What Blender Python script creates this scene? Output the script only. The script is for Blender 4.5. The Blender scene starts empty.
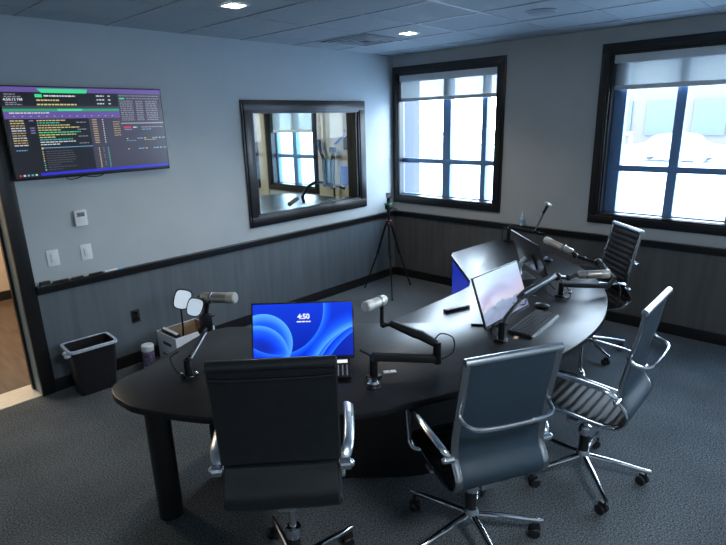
import bpy, bmesh, math, random
from mathutils import Vector, Matrix
random.seed(7)
SC = bpy.context.scene
COL = SC.collection
PI = math.pi

# ------------------------------------------------------------------ materials
MATS = {}
def new_mat(name):
    m = bpy.data.materials.new(name); m.use_nodes = True
    nt = m.node_tree
    b = nt.nodes.get('Principled BSDF')
    MATS[name] = m
    return m, nt, b
def setp(b, **k):
    for n, v in k.items():
        key = n.replace('_', ' ')
        if key in b.inputs:
            b.inputs[key].default_value = v
def c4(c): return (c[0], c[1], c[2], 1.0)
def lk(nt, a, b): nt.links.new(a, b)
def mat(name, col, rough=.5, metal=0., spec=.5, noise=0., nscale=30., bump=0., bscale=200., emis=None, es=0., coat=0.):
    m, nt, b = new_mat(name)
    setp(b, Base_Color=c4(col), Roughness=rough, Metallic=metal)
    b.inputs['Specular IOR Level'].default_value = spec
    if coat: b.inputs['Coat Weight'].default_value = coat
    tc = nt.nodes.new('ShaderNodeTexCoord')
    nz = nt.nodes.new('ShaderNodeTexNoise'); nz.inputs['Scale'].default_value = nscale
    nz.inputs['Detail'].default_value = 4
    lk(nt, tc.outputs['Object'], nz.inputs['Vector'])
    r = nt.nodes.new('ShaderNodeValToRGB')
    a = max(noise, .02)
    r.color_ramp.elements[0].color = c4([x*(1-a) for x in col]); r.color_ramp.elements[0].position = .3
    r.color_ramp.elements[1].color = c4([min(1, x*(1+a)) for x in col]); r.color_ramp.elements[1].position = .7
    lk(nt, nz.outputs['Fac'], r.inputs['Fac']); lk(nt, r.outputs['Color'], b.inputs['Base Color'])
    if bump:
        n2 = nt.nodes.new('ShaderNodeTexNoise'); n2.inputs['Scale'].default_value = bscale
        lk(nt, tc.outputs['Object'], n2.inputs['Vector'])
        bp = nt.nodes.new('ShaderNodeBump'); bp.inputs['Strength'].default_value = bump; bp.inputs['Distance'].default_value = .003
        lk(nt, n2.outputs['Fac'], bp.inputs['Height']); lk(nt, bp.outputs['Normal'], b.inputs['Normal'])
    if emis is not None:
        b.inputs['Emission Color'].default_value = c4(emis); b.inputs['Emission Strength'].default_value = es
    return m

mat('paint', (.45, .50, .515), .6, noise=.03, nscale=3)
mat('paint_bounce_lit', (.45, .462, .458), .6, noise=.03, nscale=3)  # warmer copy of paint; bounce-lit hue of the right wall put into the colour
mat('black_trim', (.012, .012, .013), .32, noise=.1)
mat('tub_print', (.16, .13, .22), .5, noise=.8, nscale=40)
mat('rubber', (.015, .015, .016), .6)
mat('black_plastic', (.014, .014, .016), .38)
mat('black_gloss', (.006, .006, .008), .12)
mat('black_metal', (.012, .012, .014), .3, metal=.3)
mat('chrome', (.72, .74, .78), .13, metal=1.)
mat('aluminium', (.62, .66, .70), .28, metal=1.)
mat('dark_chrome', (.42, .43, .45), .2, metal=1.)
mat('far_window', (.04, .055, .07), .5)
mat('car_pale', (.26, .27, .29), .5)
mat('car_grey', (.17, .19, .21), .5)
mat('champagne', (.62, .56, .48), .33, metal=.85)
mat('pearl', (.66, .64, .58), .4, metal=.3)
mat('leather', (.011, .013, .015), .36, noise=.15, bump=.15, bscale=260)
mat('back_fabric', (.022, .042, .062), .5, noise=.1, nscale=120, bump=.1, bscale=500)
mat('rib_leather', (.011, .011, .011), .5, spec=.22, noise=.2, bump=.15, bscale=260)
mat('white_plastic', (.78, .82, .84), .4)
mat('grey_plastic', (.35, .37, .4), .4)
mat('ceiling_grid', (.30, .34, .36), .5)
mat('blind_box', (.66, .69, .72), .5)
mat('window_alu_glare', (.17, .30, .52), .4, metal=.1)  # blue of the frames stands in for daylight glare
mat('outer_pillar', (.060, .066, .10), .8)
mat('card_white', (.78, .80, .84), .7, noise=.05)
mat('cardboard', (.35, .24, .15), .8, noise=.08)
mat('liner', (.55, .62, .72), .3, noise=.2)
mat('tan_wall', (.62, .50, .38), .7, noise=.03)
mat('studio_wall', (.55, .47, .36), .7, noise=.05)
mat('doorway_lit_cream', (.80, .74, .62), .4, noise=.05)  # cream of the light falling on the doorway floor
mat('speaker_grille', (.22, .25, .27), .6)
mat('vent_dark', (.05, .06, .07), .6)
mat('red', (.5, .02, .03), .4)
mat('green', (.02, .45, .2), .4)
mat('blue', (.02, .12, .55), .4)
mat('light_blue', (.25, .45, .65), .5)
mat('yellow', (.8, .5, .03), .5)
mat('orange', (.75, .35, .12), .5)
mat('snow', (.50, .56, .64), .9, noise=.04, nscale=.3)
mat('cable', (.01, .01, .012), .5)
mat('clear_plastic', (.55, .7, .75), .15, spec=.6)
mat('panel_sheen', (.80, .88, .95), .4, noise=.03, emis=(.7, .85, 1), es=.22)  # faint emission stands in for the window reflected in the oval panels
mat('lamp_glow', (1, 1, 1), .5, emis=(1, .90, .76), es=22.)
mat('led_red', (.8, .02, .05), .4, emis=(1, .05, .1), es=.6)
mat('jamb', (.22, .37, .47), .35)
mat('inner_board', (.02, .02, .022), .5)

def carpet():
    m, nt, b = new_mat('carpet')
    tc = nt.nodes.new('ShaderNodeTexCoord')
    n1 = nt.nodes.new('ShaderNodeTexNoise'); n1.inputs['Scale'].default_value = 120; n1.inputs['Detail'].default_value = 6; n1.inputs['Roughness'].default_value = .75
    n2 = nt.nodes.new('ShaderNodeTexNoise'); n2.inputs['Scale'].default_value = 2.2; n2.inputs['Detail'].default_value = 3
    for n in (n1, n2): lk(nt, tc.outputs['Object'], n.inputs['Vector'])
    r = nt.nodes.new('ShaderNodeValToRGB')
    e = r.color_ramp.elements
    e[0].position = .42; e[0].color = (.028, .033, .037, 1)
    e[1].position = .60; e[1].color = (.19, .21, .222, 1)
    lk(nt, n1.outputs['Fac'], r.inputs['Fac'])
    mx = nt.nodes.new('ShaderNodeMix'); mx.data_type = 'RGBA'; mx.blend_type = 'MULTIPLY'; mx.inputs[0].default_value = .5
    lk(nt, r.outputs['Color'], mx.inputs[6]); lk(nt, n2.outputs['Color'], mx.inputs[7])
    lk(nt, r.outputs['Color'], b.inputs['Base Color'])
    mp = nt.nodes.new('ShaderNodeMapRange'); mp.inputs[1].default_value = .3; mp.inputs[2].default_value = .7; mp.inputs[3].default_value = .8; mp.inputs[4].default_value = 1.15
    lk(nt, n2.outputs['Fac'], mp.inputs[0])
    hs = nt.nodes.new('ShaderNodeHueSaturation'); lk(nt, r.outputs['Color'], hs.inputs['Color']); lk(nt, mp.outputs[0], hs.inputs['Value'])
    lk(nt, hs.outputs['Color'], b.inputs['Base Color'])
    b.inputs['Roughness'].default_value = .95; b.inputs['Specular IOR Level'].default_value = .1
    bp = nt.nodes.new('ShaderNodeBump'); bp.inputs['Strength'].default_value = .12; bp.inputs['Distance'].default_value = .002
    lk(nt, n1.outputs['Fac'], bp.inputs['Height']); lk(nt, bp.outputs['Normal'], b.inputs['Normal'])
carpet()

def grain(name, c1, c2, scale, rough, lo=.3, hi=.7, spec=.5):
    m, nt, b = new_mat(name)
    tc = nt.nodes.new('ShaderNodeTexCoord'); mp = nt.nodes.new('ShaderNodeMapping')
    mp.inputs['Scale'].default_value = scale
    n = nt.nodes.new('ShaderNodeTexNoise'); n.inputs['Scale'].default_value = 1; n.inputs['Detail'].default_value = 5
    lk(nt, tc.outputs['Object'], mp.inputs['Vector']); lk(nt, mp.outputs['Vector'], n.inputs['Vector'])
    r = nt.nodes.new('ShaderNodeValToRGB')
    r.color_ramp.elements[0].position = lo; r.color_ramp.elements[0].color = c4(c1)
    r.color_ramp.elements[1].position = hi; r.color_ramp.elements[1].color = c4(c2)
    lk(nt, n.outputs['Fac'], r.inputs['Fac']); lk(nt, r.outputs['Color'], b.inputs['Base Color'])
    b.inputs['Roughness'].default_value = rough; b.inputs['Specular IOR Level'].default_value = spec
    return m
grain('wainscot_backlit', (.075, .074, .072), (.115, .112, .108), (16, 16, 1.2), .5)  # browner copy of wainscot; backlit tone of the right wall painted in
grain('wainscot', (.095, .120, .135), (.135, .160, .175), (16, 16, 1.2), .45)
grain('desk_top', (.008, .0085, .010), (.015, .015, .017), (3, 60, 3), .34, spec=.30)
grain('desk_panel', (.008, .008, .009), (.014, .013, .013), (20, 20, 2), .4)
grain('wood_floor', (.05, .03, .018), (.12, .075, .045), (22, 2, 5), .45)

def tiles():
    m, nt, b = new_mat('ceiling_tile')
    tc = nt.nodes.new('ShaderNodeTexCoord'); sp = nt.nodes.new('ShaderNodeSeparateXYZ')
    lk(nt, tc.outputs['Object'], sp.inputs[0])
    n1 = nt.nodes.new('ShaderNodeTexNoise'); n1.inputs['Scale'].default_value = 160; n1.inputs['Detail'].default_value = 3
    lk(nt, tc.outputs['Object'], n1.inputs['Vector'])
    r = nt.nodes.new('ShaderNodeValToRGB')
    r.color_ramp.elements[0].position = .3; r.color_ramp.elements[0].color = (.29, .34, .365, 1)
    r.color_ramp.elements[1].position = .6; r.color_ramp.elements[1].color = (.37, .42, .445, 1)
    lk(nt, n1.outputs['Fac'], r.inputs['Fac']); lk(nt, r.outputs['Color'], b.inputs['Base Color'])
    b.inputs['Roughness'].default_value = .9
    bp = nt.nodes.new('ShaderNodeBump'); bp.inputs['Strength'].default_value = .3; bp.inputs['Distance'].default_value = .003
    lk(nt, n1.outputs['Fac'], bp.inputs['Height']); lk(nt, bp.outputs['Normal'], b.inputs['Normal'])
tiles()

def glass(name, tint=(1, 1, 1), refl=1.0):
    m, nt, b = new_mat(name)
    nt.nodes.remove(b)
    out = nt.nodes['Material Output']
    tr = nt.nodes.new('ShaderNodeBsdfTransparent'); tr.inputs['Color'].default_value = c4(tint)
    gl = nt.nodes.new('ShaderNodeBsdfGlossy'); gl.inputs['Roughness'].default_value = .02
    ge = nt.nodes.new('ShaderNodeNewGeometry'); dp = nt.nodes.new('ShaderNodeVectorMath'); dp.operation = 'DOT_PRODUCT'
    lk(nt, ge.outputs['Incoming'], dp.inputs[0]); lk(nt, ge.outputs['Normal'], dp.inputs[1])
    def mth(op, a, bb=None, cc=None):
        n = nt.nodes.new('ShaderNodeMath'); n.operation = op
        for i, v in enumerate((a, bb, cc)):
            if v is None: continue
            if isinstance(v, (int, float)): n.inputs[i].default_value = v
            else: lk(nt, v, n.inputs[i])
        return n
    fr = mth('MULTIPLY_ADD', mth('POWER', mth('SUBTRACT', 1., mth('ABSOLUTE', dp.outputs['Value']).outputs[0]).outputs[0], 5.).outputs[0], .95, .045)
    mu = nt.nodes.new('ShaderNodeMath'); mu.operation = 'MULTIPLY'; mu.inputs[1].default_value = refl; mu.use_clamp = True
    mx = nt.nodes.new('ShaderNodeMixShader')
    lk(nt, fr.outputs[0], mu.inputs[0]); lk(nt, mu.outputs[0], mx.inputs[0])
    lk(nt, tr.outputs[0], mx.inputs[1]); lk(nt, gl.outputs[0], mx.inputs[2]); lk(nt, mx.outputs[0], out.inputs[0])
glass('pane', (.96, .98, 1.))
glass('studio_pane', (.66, .74, .76), .45)

def blind():
    m, nt, b = new_mat('blind_fabric'); nt.nodes.remove(b); out = nt.nodes['Material Output']
    d = nt.nodes.new('ShaderNodeBsdfDiffuse'); d.inputs['Color'].default_value = (.42, .45, .46, 1)
    t = nt.nodes.new('ShaderNodeBsdfTranslucent'); t.inputs['Color'].default_value = (.16, .175, .17, 1)
    tr = nt.nodes.new('ShaderNodeBsdfTransparent')
    wv = nt.nodes.new('ShaderNodeTexNoise'); wv.inputs['Scale'].default_value = 300
    tc = nt.nodes.new('ShaderNodeTexCoord'); lk(nt, tc.outputs['Object'], wv.inputs['Vector'])
    mp = nt.nodes.new('ShaderNodeMapRange'); mp.inputs[3].default_value = .02; mp.inputs[4].default_value = .06
    lk(nt, wv.outputs['Fac'], mp.inputs[0])
    m1 = nt.nodes.new('ShaderNodeMixShader'); m1.inputs[0].default_value = .35
    m2 = nt.nodes.new('ShaderNodeMixShader')
    lk(nt, d.outputs[0], m1.inputs[1]); lk(nt, t.outputs[0], m1.inputs[2])
    lk(nt, mp.outputs[0], m2.inputs[0]); lk(nt, m1.outputs[0], m2.inputs[1]); lk(nt, tr.outputs[0], m2.inputs[2])
    lk(nt, m2.outputs[0], out.inputs[0])
blind()

def brick():
    m, nt, b = new_mat('brick')
    tc = nt.nodes.new('ShaderNodeTexCoord'); mp = nt.nodes.new('ShaderNodeMapping')
    mp.inputs['Rotation'].default_value = (PI/2, 0, PI/2)
    br = nt.nodes.new('ShaderNodeTexBrick'); br.inputs['Scale'].default_value = 3
    br.inputs['Color1'].default_value = (.12, .07, .062, 1); br.inputs['Color2'].default_value = (.105, .062, .056, 1); br.inputs['Mortar'].default_value = (.09, .08, .08, 1)
    lk(nt, tc.outputs['Object'], mp.inputs['Vector']); lk(nt, mp.outputs['Vector'], br.inputs['Vector'])
    lk(nt, br.outputs['Color'], b.inputs['Base Color']); b.inputs['Roughness'].default_value = .9
brick()

def emi(name, col, s=1., rough=.22):
    m, nt, b = new_mat(name)
    setp(b, Base_Color=(.004, .004, .005, 1), Roughness=rough)
    b.inputs['Emission Color'].default_value = c4(col); b.inputs['Emission Strength'].default_value = s*.55
    return m
emi('scr_black', (.010, .011, .016), 1)
emi('scr_navy', (.045, .045, .075), 1)
emi('scr_purple', (.12, .08, .30), 1)
emi('scr_green', (.05, .75, .30), .9)
emi('scr_dgreen', (.02, .40, .16), .9)
emi('scr_white', (.75, .78, .85), .8)
emi('scr_grey', (.30, .30, .38), .8)
emi('scr_yellow', (.70, .62, .25), .8)
emi('scr_tan', (.50, .38, .22), .8)
emi('scr_teal', (.05, .55, .45), .8)
emi('scr_blue', (.03, .03, .75), .8)
emi('scr_sky', (.2, .45, .8), .8)
emi('scr_red', (.8, .02, .10), .8)
emi('scr_dim', (.10, .10, .13), .8)
emi('blue_panel', (.02, .05, .62), .55, .15)
emi('clock_white', (.9, .95, 1.), 1.)

def bloom():
    # soft blue ribbons: each ribbon is bright at one circle's edge and fades inward
    m, nt, b = new_mat('blue_ribbons')
    setp(b, Base_Color=(.004, .004, .006, 1), Roughness=.25)
    tc = nt.nodes.new('ShaderNodeTexCoord'); sp = nt.nodes.new('ShaderNodeSeparateXYZ'); lk(nt, tc.outputs['Object'], sp.inputs[0])
    def mth(op, a, bb=None, clamp=False):
        n = nt.nodes.new('ShaderNodeMath'); n.operation = op; n.use_clamp = clamp
        for i, v in enumerate((a, bb)):
            if v is None: continue
            if isinstance(v, (int, float)): n.inputs[i].default_value = v
            else: lk(nt, v, n.inputs[i])
        return n.outputs[0]
    X, Z = sp.outputs[0], sp.outputs[2]
    tot = None
    for cx, cz, r, w, amp, pw in ((-.21, -.06, .155, .14, .55, 2.2), (-.24, -.13, .165, .11, .50, 2.2), (.08, .36, .30, -.10, .0, 2), (-.50, .12, .475, .10, .0, 2),
                                  (.36, -.30, .33, -.10, .55, 2.), (.44, -.34, .40, -.07, .45, 2.), (.52, -.38, .45, -.06, .35, 2.), (-.13, .12, .24, -.05, .35, 1.5)):
        if amp == 0: continue
        dx = mth('SUBTRACT', X, cx); dz = mth('SUBTRACT', Z, cz)
        d = mth('SQRT', mth('ADD', mth('MULTIPLY', dx, dx), mth('MULTIPLY', dz, dz)))
        t = mth('DIVIDE', mth('SUBTRACT', r, d), w)          # 0 at the edge, 1 inside
        ins = mth('GREATER_THAN', t, 0.)
        f = mth('POWER', mth('SUBTRACT', 1., t, True), pw)
        v = mth('MULTIPLY', mth('MULTIPLY', ins, f), amp)
        tot = v if tot is None else mth('MAXIMUM', tot, v)
    g = mth('ADD', tot, mth('MULTIPLY', mth('ADD', Z, .15), .3), True)
    r = nt.nodes.new('ShaderNodeValToRGB'); e = r.color_ramp.elements
    e[0].position = 0; e[0].color = (.001, .012, .32, 1)
    e[1].position = .62; e[1].color = (.10, .42, 1., 1)
    k = e.new(.12); k.color = (.002, .045, .80, 1)
    k = e.new(.30); k.color = (.008, .12, .95, 1)
    lk(nt, g, r.inputs[0]); lk(nt, r.outputs[0], b.inputs['Emission Color']); b.inputs['Emission Strength'].default_value = .62
bloom()

def pale():
    m, nt, b = new_mat('pale_landscape')  # washed-out tones include window glare painted into the screen colours
    setp(b, Base_Color=(.02, .02, .022, 1), Roughness=.25)
    tc = nt.nodes.new('ShaderNodeTexCoord'); sp = nt.nodes.new('ShaderNodeSeparateXYZ'); lk(nt, tc.outputs['Object'], sp.inputs[0])
    n = nt.nodes.new('ShaderNodeTexNoise'); n.inputs['Scale'].default_value = 7; n.inputs['Detail'].default_value = 4
    lk(nt, tc.outputs['Object'], n.inputs['Vector'])
    r = nt.nodes.new('ShaderNodeValToRGB'); e = r.color_ramp.elements
    e[0].position = .0; e[0].color = (.16, .17, .30, 1); e[1].position = 1.; e[1].color = (.42, .60, .70, 1)
    for p, c in ((.16, (.10, .12, .22)), (.30, (.13, .18, .32)), (.36, (.45, .40, .48)), (.55, (.42, .40, .62)), (.8, (.38, .48, .68))):
        k = e.new(p); k.color = c4(c)
    mp = nt.nodes.new('ShaderNodeMapRange'); mp.inputs[1].default_value = -.15; mp.inputs[2].default_value = .15
    lk(nt, sp.outputs[2], mp.inputs[0])
    a = nt.nodes.new('ShaderNodeMath'); a.operation = 'MULTIPLY_ADD'; a.inputs[1].default_value = -.45; a.inputs[2].default_value = .22
    lk(nt, n.outputs['Fac'], a.inputs[0])
    s = nt.nodes.new('ShaderNodeMath'); s.operation = 'ADD'; lk(nt, mp.outputs[0], s.inputs[0]); lk(nt, a.outputs[0], s.inputs[1])
    lk(nt, s.outputs[0], r.inputs[0]); lk(nt, r.outputs[0], b.inputs['Emission Color']); b.inputs['Emission Strength'].default_value = .62
pale()

# ------------------------------------------------------------------ mesh builder
def catmull(pts, n=6, closed=False):
    P = [Vector(p) for p in pts]; out = []
    N = len(P); rng = N if closed else N-1
    for i in range(rng):
        p1, p2 = P[i], P[(i+1) % N]
        p0 = P[(i-1) % N] if (closed or i > 0) else p1*2-p2
        p3 = P[(i+2) % N] if (closed or i < N-2) else p2*2-p1
        for k in range(n):
            t = k/n
            out.append(.5*((2*p1)+(p2-p0)*t+(2*p0-5*p1+4*p2-p3)*t*t+(3*p1-p0-3*p2+p3)*t**3))
    if not closed: out.append(P[-1])
    return out

class MB:
    def __init__(s): s.bm = bmesh.new(); s.mats = []; s.cur = 0
    def m(s, name):
        if name not in s.mats: s.mats.append(name)
        s.cur = s.mats.index(name); return s
    def face(s, vs):
        try:
            f = s.bm.faces.new(vs); f.material_index = s.cur; f.smooth = True; return f
        except ValueError: return None
    def box(s, x0, x1, y0, y1, z0, z1, M=None, bev=0):
        vs = [Vector((x, y, z)) for z in (z0, z1) for y in (y0, y1) for x in (x0, x1)]
        if M is not None: vs = [M @ v for v in vs]
        b = [s.bm.verts.new(v) for v in vs]
        fs = [s.face([b[i] for i in q]) for q in ((0, 2, 3, 1), (4, 5, 7, 6), (0, 1, 5, 4), (1, 3, 7, 5), (3, 2, 6, 7), (2, 0, 4, 6))]
        if bev:
            es = set(e for f in fs for e in f.edges)
            r = bmesh.ops.bevel(s.bm, geom=list(es), offset=bev, segments=2, affect='EDGES', profile=.6)
            for f in r['faces']: f.material_index = s.cur; f.smooth = True
        return s
    def ring(s, c, X, Y, rx, ry, n):
        return [s.bm.verts.new(c+X*(rx*math.cos(2*PI*i/n))+Y*(ry*math.sin(2*PI*i/n))) for i in range(n)]
    def tube(s, pts, r, n=10, up=(0, 0, 1), closed=False, ry=None, cap=True):
        P = [Vector(p) for p in pts]; N = len(P)
        rr = r if isinstance(r, (list, tuple)) else [r]*N
        rings = []; prev = None
        for i in range(N):
            a = P[(i-1) % N] if (closed or i > 0) else P[i]
            b = P[(i+1) % N] if (closed or i < N-1) else P[i]
            T = (b-a).normalized() if (b-a).length > 1e-9 else Vector((0, 0, 1))
            if prev is None:
                u = Vector(up)
                if abs(u.dot(T)) > .95: u = Vector((1, 0, 0))
                X = u.cross(T).normalized()
            else:
                X = (prev-T*prev.dot(T)).normalized()
            prev = X; Y = T.cross(X)
            rings.append(s.ring(P[i], X, Y, rr[i], (rr[i] if ry is None else ry), n))
        for i in range(N if closed else N-1):
            A, B = rings[i], rings[(i+1) % N]
            for k in range(n): s.face([A[k], A[(k+1) % n], B[(k+1) % n], B[k]])
        if cap and not closed:
            s.face(rings[0][::-1]); s.face(rings[-1])
        return s
    def cyl(s, a, b, r, n=16, r2=None):
        a, b = Vector(a), Vector(b); r2 = r if r2 is None else r2
        T = (b-a); L = T.length; T.normalize(); e = min(.0025, L*.2, r*.3)
        return s.tube([a, a+T*e, b-T*e, b], [r-e, r, r2, r2-e], n)
    def lathe(s, prof, n=24, M=None):
        rings = []
        for r, z in prof:
            rg = []
            for i in range(n):
                v = Vector((r*math.cos(2*PI*i/n), r*math.sin(2*PI*i/n), z))
                rg.append(s.bm.verts.new(M @ v if M is not None else v))
            rings.append(rg)
        for A, B in zip(rings, rings[1:]):
            for k in range(n): s.face([A[k], A[(k+1) % n], B[(k+1) % n], B[k]])
        s.face(rings[0][::-1]); s.face(rings[-1])
        return s
    def ball(s, c, r, sc=(1, 1, 1), M=None):
        pr = [(max(.001, r*math.sin(PI*i/8)), -r*math.cos(PI*i/8)) for i in range(9)]
        T = Matrix.Translation(Vector(c)) @ (M if M is not None else Matrix.Identity(4)) @ Matrix.Diagonal((*sc, 1))
        return s.lathe(pr, 14, T)
    def prism(s, poly, z0, z1, M=None, round_=0):
        # closed outline in xy
        lay = [(0, z0), (0, z1)] if not round_ else [(-round_, z0), (-round_*.3, z0+round_*.3), (0, z0+round_), (0, z1-round_), (-round_*.3, z1-round_*.3), (-round_, z1)]
        N = len(poly); P = [Vector((p[0], p[1], 0)) for p in poly]
        area = sum(P[i].x*P[(i+1) % N].y-P[(i+1) % N].x*P[i].y for i in range(N))
        if area < 0: P = P[::-1]
        nor = []
        for i in range(N):
            t = (P[(i+1) % N]-P[i-1]).normalized(); nor.append(Vector((t.y, -t.x, 0)))
        rings = []
        for off, z in lay:
            rg = []
            for i in range(N):
                v = P[i]+nor[i]*off; v.z = z
                rg.append(s.bm.verts.new(M @ v if M is not None else v))
            rings.append(rg)
        for A, B in zip(rings, rings[1:]):
            for k in range(N): s.face([A[k], A[(k+1) % N], B[(k+1) % N], B[k]])
        for rg in (rings[0][::-1], rings[-1]):
            f = s.face(rg)
            if f: f.smooth = False
        return s
    def quad(s, a, b, c, d):
        f = s.face([s.bm.verts.new(Vector(v)) for v in (a, b, c, d)]); f.smooth = False
        return s
    def build(s, name, parent=None, loc=None, rot=None, flat=False, sharp=35):
        s.bm.normal_update()
        me = bpy.data.meshes.new(name)
        bmesh.ops.recalc_face_normals(s.bm, faces=s.bm.faces) if not flat else None
        s.bm.to_mesh(me); s.bm.free()
        for n in (s.mats or ['black_plastic']): me.materials.append(MATS[n])
        try: me.set_sharp_from_angle(angle=math.radians(sharp))
        except Exception: pass
        o = bpy.data.objects.new(name, me); COL.objects.link(o)
        if parent is not None: o.parent = parent
        if loc is not None: o.location = loc
        if rot is not None: o.rotation_euler = rot
        return o

def tag(o, label, cat, group=None):
    o['label'] = label; o['category'] = cat
    if group: o['group'] = group
    return o
def thing(name, label, cat, loc=(0, 0, 0), rz=0, group=None, rot=None):
    o = bpy.data.objects.new(name, None); COL.objects.link(o); o.empty_display_size = .1
    o.location = loc; o.rotation_euler = rot if rot else (0, 0, rz)
    return tag(o, label, cat, group)
def struct(o):
    o['kind'] = 'structure'; return o
def copy_tree(o, parent=None):
    c = o.copy(); COL.objects.link(c)
    if parent is not None: c.parent = parent
    for ch in [x for x in ALLCH(o)]: copy_tree(ch, c)
    return c
def ALLCH(o): return list(o.children)

# ------------------------------------------------------------------ room shell
H = 2.74
RX0, RY0 = -6.4, -6.2     # far sides of the room behind the camera

struct(MB().m('carpet').box(RX0, 0, RY0, 0, -.1, 0).build('floor'))
struct(MB().m('ceiling_tile').box(RX0, 0, RY0, 0, H, H+.1).build('ceiling'))
g = MB().m('ceiling_grid')
x = -1.58-.61*8
while x < 0:
    if x > RX0: g.box(x-.012, x+.012, RY0, 0, H-.004, H+.002)
    x += .61
y = -.31-.61*9
while y < 0:
    g.box(RX0, 0, y-.012, y+.012, H-.0035, H+.0015); y += .61
struct(g.build('trim_1'))   # ceiling grid

def wall_holes(name, axis, t0, t1, a0, a1, z1, holes, m='paint'):
    # a wall as one mesh of boxes around rectangular holes; axis 'x' runs along x (thickness in y), 'y' runs along y
    b = MB().m(m)
    def bx(p, q, lo, hi):
        if q-p < 1e-4 or hi-lo < 1e-4: return
        if axis == 'x': b.box(p, q, t0, t1, lo, hi)
        else: b.box(t0, t1, p, q, lo, hi)
    cur = a0
    for h0, h1, lo, hi in sorted(holes):
        bx(cur, h0, 0, z1); bx(h0, h1, 0, lo); bx(h0, h1, hi, z1); cur = h1
    bx(cur, a1, 0, z1)
    return struct(b.build(name))
DOOR = (-5.25, -4.32, 0, 2.15)
SW = (-2.15, -.665, 1.09, 2.115)
W1 = (-1.435, -.06, 1.06, 2.525)
W2 = (-4.05, -2.57, 1.06, 2.525)
W_FILL = (-6.05, -4.75, 1.06, 2.525)  # added out of view to let in more bluish daylight
WB1 = (1.50, 2.52, 1.06, 2.525)
WB2 = (2.92, 4.10, 1.06, 2.525)
wall_holes('wall_left', 'x', 0, .15, RX0-.15, 0, H, [DOOR, SW])
wall_holes('wall_right', 'y', 0, .2, RY0-.15, 4.6, H, [W1, W2, W_FILL, WB1, WB2], 'paint_bounce_lit')
struct(MB().m('paint').box(RX0-.15, RX0, RY0-.15, 0, 0, H).build('wall_back'))
struct(MB().m('paint').box(RX0, 0, RY0-.15, RY0, 0, H).build('wall_front'))
# wainscot, chair rail, baseboard
def dado(b, holes_left=None):
    return b
struct(MB().m('wainscot').box(-4.225, -.012, -.012, 0, .10, .83).build('wall_left_wainscot'))
struct(MB().m('wainscot_backlit').box(-.012, 0, RY0, -.0, .10, .83).build('wall_right_wainscot'))
def rail_profile(b, axis, a0, a1):
    for d, lo, hi in ((.030, .800, .862), (.052, .846, .8665)):
        if axis == 'x': b.box(a0, a1, -d, 0, lo, hi, bev=.004)
        else: b.box(-d, 0, a0, a1, lo, hi, bev=.004)
    return b
struct(rail_profile(MB().m('black_trim'), 'x', -4.226, 0).build('trim_2'))
struct(rail_profile(MB().m('black_trim'), 'y', RY0, 0).build('trim_3'))
struct(MB().m('black_trim').box(-4.226, 0, -.02, 0, 0, .105, bev=.004).build('baseboard_left'))
struct(MB().m('black_trim').box(-.02, 0, RY0, 0, 0, .105, bev=.004).build('baseboard_right'))
struct(MB().m('black_trim').box(RX0, RX0+.02, RY0, 0, 0, .105).build('baseboard_back'))

# door frame
b = MB().m('black_trim')
b.box(-4.325, -4.226, -.022, .0, 0, 2.245, bev=.004).box(-5.345, -5.245, -.022, .0, 0, 2.245, bev=.004).box(-5.345, -4.226, -.022, 0, 2.145, 2.245, bev=.004)
b.box(-4.326, -4.308, -.02, .004, 0, 2.15).box(-4.345, -4.306, .148, .19, 0, 2.15)
b.box(-4.325, -4.226, .15, .172, 0, 2.245).box(-5.345, -5.245, .15, .172, 0, 2.245).box(-5.345, -4.226, .15, .172, 2.145, 2.245)
d = b.build('door_1'); struct(d)
MB().m('jamb').box(-4.327, -4.318, .006, .149, 0, 2.15).box(-5.252, -5.244, .0, .15, 0, 2.15).box(-5.25, -4.32, 0, .15, 2.142, 2.152).build('door_jamb', d)
struct(MB().m('doorway_lit_cream').box(-5.25, -4.32, .0, .27, -.02, .006).build('floor_light_strip'))  # bright strip of light inside the door, laid as a pale plate

# studio window in the left wall
wn = bpy.data.objects.new('window_3', None); COL.objects.link(wn); struct(wn)
b = MB().m('black_trim')
def casing(b, axis, a0, a1, z0, z1, w, face, depth, sgn=-1):
    # picture-frame casing on the wall face, stepped
    for k, (ins, dd) in enumerate(((0, depth*.6), (.022, depth), (w-.03, depth*.55))):
        w2 = w-ins if k < 2 else .03
        A0, A1, Z0, Z1 = a0+ins, a1-ins, z0+ins, z1-ins
        ww = (w-ins-.02) if k == 1 else w2
        for p, q, lo, hi in ((A0, A1, Z1-ww, Z1), (A0, A1, Z0, Z0+ww), (A0, A0+ww, Z0+ww, Z1-ww), (A1-ww, A1, Z0+ww, Z1-ww)):
            if axis == 'x': b.box(p, q, face-dd, face, lo, hi, bev=.003)
            else: b.box(face-dd, face, p, q, lo, hi, bev=.003)
casing(b, 'x', -2.27, -.545, .989, 2.2155, .12, 0, .03)
b.box(-2.16, -2.125, -.0, .15, 1.08, 2.12).box(-.69, -.655, 0, .15, 1.08, 2.12).box(-2.16, -.655, 0, .15, 2.09, 2.125).box(-2.16, -.655, 0, .15, 1.08, 1.112)
b.build('window_frame', wn)
MB().m('studio_pane').quad((-2.13, .07, 1.11), (-.68, .07, 1.11), (-.68, .07, 2.1), (-2.13, .07, 2.1)).build('pane', wn)
MB().m('studio_pane').quad((-2.13, .115, 1.11), (-.68, .115, 1.11), (-.68, .115, 2.1), (-2.13, .115, 2.1)).build('pane', wn)

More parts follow.
